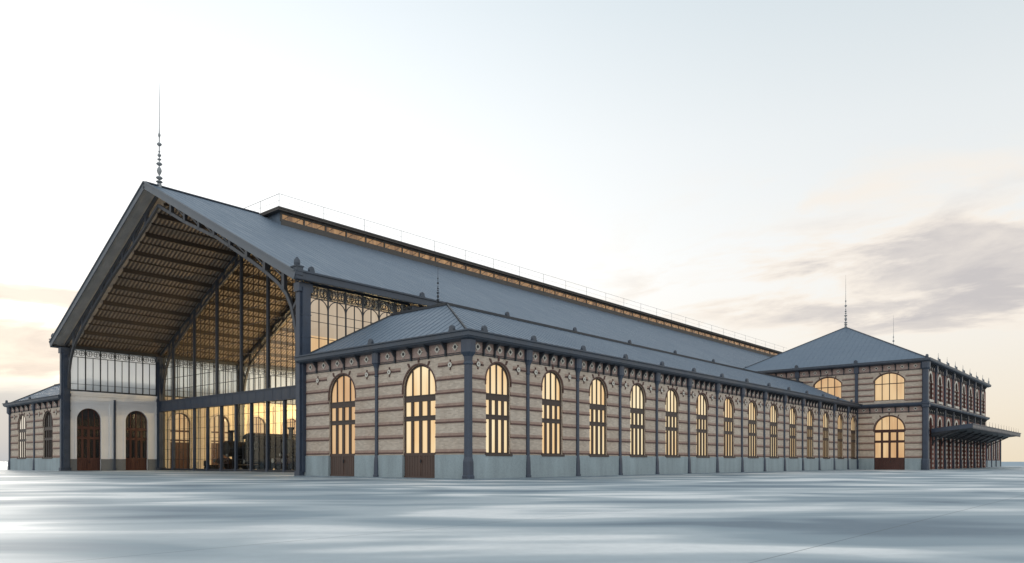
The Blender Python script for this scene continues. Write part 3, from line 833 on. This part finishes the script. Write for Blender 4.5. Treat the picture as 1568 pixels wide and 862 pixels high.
plan = [(0, .0-tbb[1]+TY1), (0, TY0-tbb[1]), (TX1-TX0, TY0-tbb[1])]
MB().sweep([(0, -.2-tbb[1]), (0, TY0-tbb[1]), (TX1-TX0, TY0-tbb[1]), (TX1-TX0, TY0-tbb[1]+3)], STR).build('string_course', 'navy', tb)
EV = [(.0, 12.78), (.3, 12.8), (.6, 12.9), (.66, 13.0), (.66, 13.24), (.55, 13.26), (.0, 13.1)]
MB().sweep([(0, 15.2-tbb[1]), (0, TY0-tbb[1]), (TX1-TX0, TY0-tbb[1]), (TX1-TX0, TY1-tbb[1])], EV).build('gutter', 'gutter', tb)
# long side of eight red-brick bays
f = Face(tb, TX0, TY0, 0); FL = TX1-TX0
opu = [(L*i+L*.5-.1, 1.55, 8.5, 11.0, .70) for i in range(8)]; opl = [(L*i+L*.5-.1, 1.75, 0, 5.5, .85) for i in range(8)]
openings_wall(f, opu, .004, FL, 7.9, 12.0, .45, 'red_brick'); openings_wall(f, opl, .004, FL, 0, 7.6, .45, 'red_brick')
q0 = None
for i in range(8):
    if q0 is None:
        qs = []
        for (z0, z1, w, r) in ((8.5, 11.0, 1.55, .70), (0.0, 5.5, 1.75, .85)):
            m = MB(); m.slab(arch(0, w+.56, z0, z1, r+.30, 16)+list(reversed(arch(0, w, z0, z1, r, 16))), -.05, .02, m=0)
            z = z0+.1; k = 0
            while z < z1-.3:
                for sg in (-1, 1):
                    if k % 2: m.box(min(sg*w*.5, sg*(w/2+.45)), max(sg*w*.5, sg*(w/2+.45)), -.065, .02, z, z+.27, 0)
                    else: m.box(min(sg*w*.5, sg*(w/2+.30)), max(sg*w*.5, sg*(w/2+.30)), -.06, .02, z, z+.27, 1)
                z += .28; k += 1
            if z0 > 1: m.box(-1.2, 1.2, -.16, .02, 8.22, 8.5, 0)
            qs.append(f.put(m, 'window_surround' if z0 > 1 else 'door_surround', ['cream', 'red_brick'], opu[0][0]))
        q0, q1 = qs
        w1 = window_part(f, opu[0][0], 1.55, 8.5, 11.0, .70, [(-.05, .05)], [(10.5, 10.6)], 'pane_dark', fw=.06, depth=.03, wood='reddoor', sillpart=False)
        w2 = window_part(f, opl[0][0], 1.75, 1.2, 5.5, .85, [(-.06, .06)], [(4.4, 4.6)], 'pane_dark', fw=.09, wood='reddoor', sillpart=False, name='arched_door', panel_to=1.3)
        fz = f.put(frieze_mesh(.2, L-.2, 5, 11.97, 12.8), 'frieze_panel', ['tile', 'cream', 'darkiron'])
        fz2 = f.put(frieze_mesh(.2, L-.2, 5, 6.8, 7.6), 'frieze_panel', ['tile', 'cream', 'darkiron'])
    else:
        for o in (q0, q1, w1, w2): f.dup(o, opu[i][0])
        f.dup(fz, L*i); f.dup(fz2, L*i)
    if i: f.dup(c1, L*i)
for i in range(1, 10):
    m = MB(); m.lathe(0, 0, [(.09, 0), (.13, .12), (.05, .3), (.09, .45), (.03, .6), (.012, 1.1)], 8)
    f.put(m, 'spike', 'spire', min(L*i-.6, FL-.1), 13.2).location.y -= .45
m = MB(); m.box(0, .45, TY0-tbb[1]+.1, TY1-tbb[1], 0, 12.8); m.build('brick_wall', 'red_brick', tb, (FL-.5, 0, 0))
# roof
zr, ze = 19.75, 13.12; ya, yb = TY0-.55, 16.6; ym = 4.5; xa, xb = TX0-.55, TX1+.55; ra, rb = 80.2, 99.8
for pts, sd in (([(xa, ya, ze), (xb, ya, ze), (rb, ym, zr), (ra, ym, zr)], (0, 1, .5)), ([(xa, yb, ze), (xa, ya, ze), (ra, ym, zr)], (1, 0, .5)),
                ([(xb, yb, ze), (xb, ya, ze), (rb, ym, zr)], (1, 0, -.5)), ([(xa, yb, ze), (xb, yb, ze), (rb, ym, zr), (ra, ym, zr)], (0, 1, -.5))):
    roof_slab(tb, pts, .12, sd, .7, rib=.012, ribw=.02, base=tbb)
B = Vector(tbb)
m = MB(); 
for a, b in (((xa, ya, ze), (ra, ym, zr)), ((ra, ym, zr), (rb, ym, zr)), ((xb, ya, ze), (rb, ym, zr)), ((xa, yb, ze), (ra, ym, zr))):
    m.bar(Vector(a)-B+Vector((0, 0, .03)), Vector(b)-B+Vector((0, 0, .03)), .14, .10)
m.build('ridge_cap', 'gutter', tb)
s0 = spire_mesh(7.4).build('spire', 'spire', tb, Vector((ra, ym, zr-.05))-B, 0, 40)
copy_tree(s0, tb, Vector((rb+5.2, ym, zr-.05))-B-Vector((0, 0, 1.9)))
# platform canopy on the long side
CX0, CX1, CY, CZ = 72.6, 112.5, -12.0, 5.42
m = MB(); w = TY0-CY
def ring(x, d): return [(x, TY0, CZ-.75-d), (x, TY0, CZ-.5), (x, CY, CZ), (x, CY, CZ-.14)]
m.loft([ring(CX0, .65), ring(CX1, .65)])
can = m.build('canopy', 'darkiron', tb, -B)
m = MB(); m.box(CX0-.06, CX1+.06, CY-.06, CY, CZ-.36, CZ+.05); m.path([(CX0-.05, CY, CZ-.17), (CX0-.05, TY0-.02, CZ-.67)], .08, .5); m.path([(CX1+.05, CY, CZ-.17), (CX1+.05, TY0-.02, CZ-.67)], .08, .42)
m.box(CX0-.12, CX1+.12, CY-.14, CY-.06, CZ-.02, CZ+.07)
x = CX0
while x < CX1: m.slab([(x, CZ-.36), (x+.46, CZ-.36), (x+.23, CZ-.58)], CY-.04, CY-.01); x += .5
m.build('fascia', 'navy', can)
for i in range(9):
    x = CX0+.4+i*4.75; m = MB()
    m.bar((x, TY0-.05, CZ-2.0), (x, TY0-2.9, CZ-.6), .10, .14); m.bar((x, TY0-.1, CZ-2.4), (x, TY0-.1, CZ-.4), .12, .12)
    m.path([(x, TY0-.1, CZ-2.3), (x, TY0-.5, CZ-1.5), (x, TY0-1.3, CZ-.95), (x, TY0-2.6, CZ-.72)], .06, .08)
    m.build('bracket', 'darkiron', can)
m = MB(); m.lathe(0, 0, [(.03, 0), (.05, .1), (.02, .2), (.008, .75)], 6); sk = None; x = CX0+.3
while x < CX1:
    if sk is None: sk = m.build('spike', 'darkiron', can, (x, CY+.05, CZ))
    else: copy_tree(sk, can, (x, CY+.05, CZ))
    x += 2.375
MB().box(CX0-3, CX1+4, CY+.3, TY0-.05, 0, .06).build('pavement_step', 'stone', tb, -B)

# ================================================================== low annex behind the head building
AX0, AX1, AY = 110.45, 146.5, -4.7
an = thing('annex_building', 'low red brick annex beyond the canopy with narrow bays and stone plinth', 'building', ((AX0+AX1)/2, 2, 0))
ab = an.location
f = Face(an, AX0, AY, 0); AL = AX1-AX0
ops = [(L*i+2.5, 1.8, 1.4, 4.2, .9) for i in range(7)]
openings_wall(f, ops, 0, AL, 1.2, 5.6, .4, 'red_brick')
w0 = None
for i, o in enumerate(ops):
    if w0 is None:
        w0 = window_part(f, o[0], 1.8, 1.4, 4.2, .9, [(-.05, .05)], [(3.6, 3.75)], 'pane_dark', wood='reddoor')
        m = MB(); m.slab(arch(0, 2.4, 1.4, 4.2, 1.2, 14)+list(reversed(arch(0, 1.8, 1.4, 4.2, .9, 14))), -.05, .02); t0 = f.put(m, 'window_surround', 'cream', o[0])
        m = MB(); m.box(-.14, .14, -.2, .02, 0, 5.6); c2 = f.put(m, 'iron_column', 'navy', 0.2)
    else: f.dup(w0, o[0]); f.dup(t0, o[0]); f.dup(c2, L*i)
f.dup(c2, AL-.1)
m = MB(); m.box(0, AL, -.06, .4, 0, 1.2); f.put(m, 'stone_plinth', 'stone')
m = MB(); m.box(0, AL, -.4, .4, 5.6, 5.95); f.put(m, 'gutter', 'gutter')
m = MB(); m.box(AL-.4, AL-.003, .41, 13, 0, 5.6); f.put(m, 'brick_wall', 'red_brick')
roof_slab(an, [(AX0, AY-.3, 5.95), (AX1+.2, AY-.3, 5.95), (AX1+.2, 8.5, 7.6), (AX0, 8.5, 7.6)], .12, (0, 1, .1), .7, base=tuple(ab))

# ================================================================== museum stock inside the shed
def wheelset(root, x, r, spoke=True):
    for s in (-1, 1):
        m = MB(); m.lathe_y(x, r, [(r*.92, s*.62), (r, s*.66), (r, s*.76), (r*.8, s*.78), (r*.78, s*.72), (r*.25, s*.72), (r*.2, s*.8), (r*.05, s*.8)], 18)
        m.build('wheel', 'black', root)
def locomotive(x, y, label, paint, tank, ln=9.2):
    r = thing('steam_locomotive', label, 'locomotive', (x, y, .05), 0, 'rolling stock parked inside the shed')
    m = MB(); m.box(.3, ln, -1.05, 1.05, .95, 1.25); m.box(.2, .35, -1.25, 1.25, .75, 1.3); m.build('underframe', 'black', r)
    m = MB(); m.box(.1, .2, -1.3, 1.3, .72, 1.32); bb = m.build('buffer_beam', 'redbeam', r)
    for s in (-1, 1):
        m = MB(); m.lathe_x(s*.88, 1.05, [(.08, .12), (.08, -.35), (.24, -.36), (.24, -.42)], 12); m.build('buffer', 'steel', bb)
    m = MB(); m.lathe_x(0, 2.35, [(.2, .45), (.82, .5), (.86, .6), (.86, 1.7), (.78, 1.72), (.78, 6.2)], 20)
    bo = m.build('boiler', paint, r, smooth=40)
    m = MB(); m.lathe(1.1, 0, [(.30, 3.1), (.24, 3.3), (.22, 4.1), (.34, 4.2), (.36, 4.35), (.25, 4.36)], 14); m.build('chimney', 'black', bo)
    m = MB(); m.lathe(3.5, 0, [(.42, 3.0), (.40, 3.5), (.30, 3.75), (.05, 3.85)], 14); m.build('steam_dome', paint, bo)
    for s in (-1, 1):
        m = MB(); m.lathe_x(s*.6, 1.62, [(.1, .42), (.16, .40), (.16, .25), (.13, .2)], 10); m.build('headlamp', 'steel', bo)
    m = MB(); x0, x1 = 6.2, 8.3
    m.slab([(x0, 1.25), (x1, 1.25), (x1, 3.7), (x0, 3.7)], -1.35, -1.28, [[(x0+.5, 2.5), (x1-.5, 2.5), (x1-.5, 3.3), (x0+.5, 3.3)]])
    m.slab([(x0, 1.25), (x1, 1.25), (x1, 3.7), (x0, 3.7)], 1.28, 1.35, [[(x0+.5, 2.5), (x1-.5, 2.5), (x1-.5, 3.3), (x0+.5, 3.3)]])
    m.box(x0, x0+.06, -1.28, 1.28, 1.25, 3.7)
    m.loft([[(xx, -1.5, 3.66), (xx, 1.5, 3.66), (xx, 1.2, 3.9), (xx, .5, 4.02), (xx, -.5, 4.02), (xx, -1.2, 3.9)] for xx in (x0-.25, x1+.35)])
    m.build('cab', paint, r)
    if tank:
        for s in (-1, 1):
            m = MB(); m.box(1.9, 6.15, min(s*.85, s*1.32), max(s*.85, s*1.32), 1.25, 2.75); m.build('water_tank', paint, r)
    for xx in (1.2, 3.2, 4.9, 7.2): wheelset(r, xx, .62)
    m = MB()
    for s in (-1, 1): m.bar((1.2, s*.86, .6), (4.9, s*.86, .66), .07, .14)
    m.build('coupling_rod', 'steel', r)
    return r
def carriage(x, y, label, ln=13, paint='carriage'):
    r = thing('railway_carriage', label, 'carriage', (x, y, .05), 0, 'rolling stock parked inside the shed')
    m = MB(); m.box(0, ln, -1.4, 1.4, 1.05, 3.3); m.box(-.05, ln+.05, -1.45, 1.45, 1.95, 2.03); m.build('body', paint, r)
    m = MB(); m.loft([[(xx, -1.5, 3.3), (xx, 1.5, 3.3), (xx, 1.3, 3.6), (xx, .7, 3.86), (xx, -.7, 3.86), (xx, -1.3, 3.6)] for xx in (-.3, ln+.3)]); m.build('roof', 'black', r)
    for i in range(7):
        for s in (-1, 1):
            m = MB(); xx = .7+i*1.75; m.slab(arch(xx+.45, .9, 2.1, 2.95, .12, 6), s*1.41-.02, s*1.41+.02); m.build('window', 'pane_dark', r)
    for s in (-.7, .7): m = MB(); m.box(-.03, .02, s-.35, s+.35, 2.1, 3.0); m.build('window', 'pane_dark', r)
    m = MB(); m.box(.1, ln-.1, -1.1, 1.1, .8, 1.05); m.build('underframe', 'black', r)
    for s in (-1, 1):
        m = MB(); m.lathe_x(s*.88, .95, [(.08, .1), (.08, -.4), (.22, -.41), (.22, -.46)], 12); m.build('buffer', 'steel', r)
    for xx in (1.6, 3.6, ln-3.6, ln-1.6): wheelset(r, xx, .48)
    return r
locomotive(11.3, 48.0, 'black steam locomotive nearest the red arched doors behind the glass screen', 'black', True)
carriage(11.6, 42.3, 'dark railway carriage between two locomotives behind the glass screen')
locomotive(11.4, 36.6, 'dark green steam locomotive beside the carriage, nearest the brick pavilion', 'loco_green', True)
locomotive(13.2, 30.8, 'dark steam locomotive with side tanks half hidden behind the blue corner column', 'loco_green', True)
for y in (48.0, 42.3, 36.6, 30.8):
    m = MB()
    for s in (-1, 1): m.box(10.8, 60, y+s*.72-.035, y+s*.72+.035, .025, .06)
    structure(m.build('railway_track', 'steel'))
r = thing('luggage_trolley', 'small dark luggage trolley with upright frame behind the glass screen', 'trolley', (12.0, 53.0, .03))
m = MB(); m.box(0, 1.5, -.4, .4, .45, .6); m.box(0, .08, -.4, .4, .45, 1.1); m.build('platform', 'black', r)
m = MB()
for s in (-1, 1): m.bar((1.45, s*.35, .5), (1.5, s*.35, 3.0), .05)
m.bar((1.5, -.35, 3.0), (1.5, .35, 3.0), .05); m.bar((1.48, -.35, 2.2), (1.48, .35, 2.2), .05); m.build('upright_frame', 'darkiron', r)
for xx in (.3, 1.2):
    for s in (-1, 1):
        m = MB(); m.lathe_y(xx, .25, [(.25, s*.36), (.25, s*.44)], 14); m.build('wheel', 'black', r)

# ------------------------------------------------------------------ camera
cam = bpy.data.cameras.new('camera'); co = bpy.data.objects.new('camera', cam); COL.objects.link(co)
co.location = (-29.579, -28.698, 1.0)
co.rotation_euler = (R(90), 0, math.atan2(-.75702, .65339))
cam.sensor_width = 36; cam.lens = 36*1149.29/1568; cam.shift_y = 275.785/1568; cam.clip_end = 20000; cam.clip_start = .1
scene.camera = co

# ------------------------------------------------------------------ light
SUN_AZ, SUN_EL = R(76), R(11)
sd = Vector((math.cos(SUN_AZ)*math.cos(SUN_EL), math.sin(SUN_AZ)*math.cos(SUN_EL), math.sin(SUN_EL)))
sun = bpy.data.lights.new('sun', 'SUN'); sun.energy = .6; sun.angle = R(16); sun.color = (1, .92, .82)
so = bpy.data.objects.new('sun', sun); COL.objects.link(so); so.rotation_euler = sd.to_track_quat('Z', 'Y').to_euler()
# lamps hanging in the lit hall
for i, (x, y, z, e) in enumerate(((21, 55, 6.5, 700), (28, 54, 7, 2400), (36, 53, 7.5, 3600), (47, 53, 8, 3000), (27, 42, 9, 4200), (36, 41, 10, 4600), (48, 42, 11, 4600), (64, 40, 11, 4200))):
    la = bpy.data.lights.new('hall_lamp', 'POINT'); la.energy = e; la.color = (1, .70, .36); la.shadow_soft_size = .25
    lo = bpy.data.objects.new('hall_lamp', la); COL.objects.link(lo); lo.location = (x, y, z)

# ------------------------------------------------------------------ sky
w = bpy.data.worlds.new('World'); scene.world = w; w.use_nodes = True
nt = w.node_tree; nt.nodes.clear(); k = NT(nt)
out = k.n('ShaderNodeOutputWorld'); bg = k.n('ShaderNodeBackground')
sky = k.n('ShaderNodeTexSky'); sky.sky_type = 'NISHITA'; sky.sun_disc = False
sky.sun_elevation = SUN_EL; sky.sun_rotation = math.pi/2-SUN_AZ; sky.air_density = 1.2; sky.dust_density = 2.5; sky.ozone_density = 2
tc = k.n('ShaderNodeTexCoord'); d = tc.outputs['Generated']
sx = k.n('ShaderNodeSeparateXYZ'); k.l(d, sx.inputs[0]); z = sx.outputs[2]
def dot(v):
    nd = k.n('ShaderNodeVectorMath', operation='DOT_PRODUCT'); k.l(d, nd.inputs[0]); nd.inputs[1].default_value = v; return nd.outputs['Value']
FW = Vector((.75702, .65339, 0)); RT = Vector((.65339, -.75702, 0))
def pix(px, py): return ((FW+RT*((px-784)/1149.3)+Vector((0, 0, 1))*((706.8-py)/1149.3)).normalized())
veil = k.ramp(z, [(0, (.88, .76, .58)), (.06, (.92, .83, .69)), (.14, (.94, .89, .81)), (.24, (.92, .925, .91)), (.38, (.82, .86, .875)), (.52, (.67, .75, .795)), (.75, (.62, .71, .77)), (1, (.56, .65, .72))])
# unseen sky behind the camera, brightened as added fill for the facades
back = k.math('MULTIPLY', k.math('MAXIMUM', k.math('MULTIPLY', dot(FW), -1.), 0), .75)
glow = k.math('POWER', k.math('MAXIMUM', dot(pix(180, 430)), 0), 5.0)
g3 = k.mix(glow, (0, 0, 0), (.36, .355, .36))
col = k.mix(1., veil, g3, 'ADD')
# cloud field: flattened noise on the sky vault
zz = k.math('ADD', k.math('ABSOLUTE', z), .14)
pr = k.n('ShaderNodeCombineXYZ'); k.l(k.math('DIVIDE', sx.outputs[0], zz), pr.inputs[0]); k.l(k.math('DIVIDE', sx.outputs[1], zz), pr.inputs[1]); k.l(k.math('MULTIPLY', z, 2.), pr.inputs[2])
cn = k.noise(k.mapping(pr.outputs[0], (1.1, .75, 1), (0, 0, R(20)), (3.1, 1.7, 0)), 2.5, 9, .58, .3)
def blob(px, py, tight):
    return k.math('POWER', k.math('MAXIMUM', dot(pix(px, py)), 0), tight)
def vband(z0, w):   # soft band of elevation
    q = k.math('DIVIDE', k.math('SUBTRACT', z, z0), w); return k.math('POWER', 2.718, k.math('MULTIPLY', k.math('MULTIPLY', q, q), -1))
grey = k.math('MULTIPLY', vband(.212, .06), blob(1470, 420, 20))
grey = k.math('ADD', grey, k.math('MULTIPLY', k.math('MULTIPLY', vband(.125, .022), blob(-60, 530, 60)), 2.6))
grey = k.math('ADD', grey, k.math('MULTIPLY', k.math('MULTIPLY', vband(.183, .009), blob(-40, 455, 90)), 1.8))
den = k.math('ADD', cn, k.math('MULTIPLY', grey, .25))
pn = k.noise(k.mapping(pr.outputs[0], (1, .8, 1), (0, 0, R(15)), (7.3, 4.2, 0)), 2.6, 8, .6, .3)
pink = k.math('MULTIPLY', vband(.275, .07), blob(1400, 350, 22))
fringe = k.math('MAXIMUM', k.math('MULTIPLY', k.ramp(den, [(.52, 0.), (.64, 1.)], 'EASE'), k.ramp(grey, [(.02, 0.), (.4, 1.)])),
                k.math('MULTIPLY', k.ramp(pn, [(.46, 0.), (.66, 1.)], 'EASE'), k.ramp(pink, [(.1, 0.), (.7, .8)])))
core = k.math('MULTIPLY', k.ramp(den, [(.585, 0.), (.75, 1.)], 'EASE'), k.ramp(grey, [(.05, 0.), (.5, 1.)]))
col = k.mix(k.math('MULTIPLY', fringe, .85), col, (1.0, .905, .80))
col = k.mix(k.math('MULTIPLY', k.math('MULTIPLY', core, k.ramp(pn, [(.38, .45), (.62, 1.)])), .92), col, (.59, .56, .565))
# bluish bank low on the left
bank = k.math('MULTIPLY', k.ramp(k.math('ADD', z, k.math('MULTIPLY', cn, .03)), [(.085, 1.), (.12, 0.)], 'EASE'), k.ramp(dot(pix(-150, 690)), [(.80, 0.), (.95, 1.)]))
col = k.mix(k.math('MULTIPLY', bank, .92), col, (.36, .45, .54))
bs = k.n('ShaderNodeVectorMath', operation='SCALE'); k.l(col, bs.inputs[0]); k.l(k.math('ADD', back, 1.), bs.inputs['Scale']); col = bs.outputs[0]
ns = k.n('ShaderNodeVectorMath', operation='SCALE'); k.l(sky.outputs[0], ns.inputs[0]); ns.inputs['Scale'].default_value = .035
col = k.mix(.88, ns.outputs[0], col)
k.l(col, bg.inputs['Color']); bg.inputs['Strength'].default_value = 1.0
k.l(bg.outputs[0], out.inputs[0])

scene.view_settings.view_transform = 'Standard'; scene.view_settings.look = 'None'
scene.view_settings.exposure = .12; scene.view_settings.gamma = 1; scene.view_settings.use_curve_mapping = False
scene.render.engine = 'CYCLES'
scene.cycles.max_bounces = 8; scene.cycles.transparent_max_bounces = 16; scene.cycles.caustics_reflective = False; scene.cycles.caustics_refractive = False
scene.cycles.sample_clamp_indirect = 4; scene.cycles.use_denoising = True
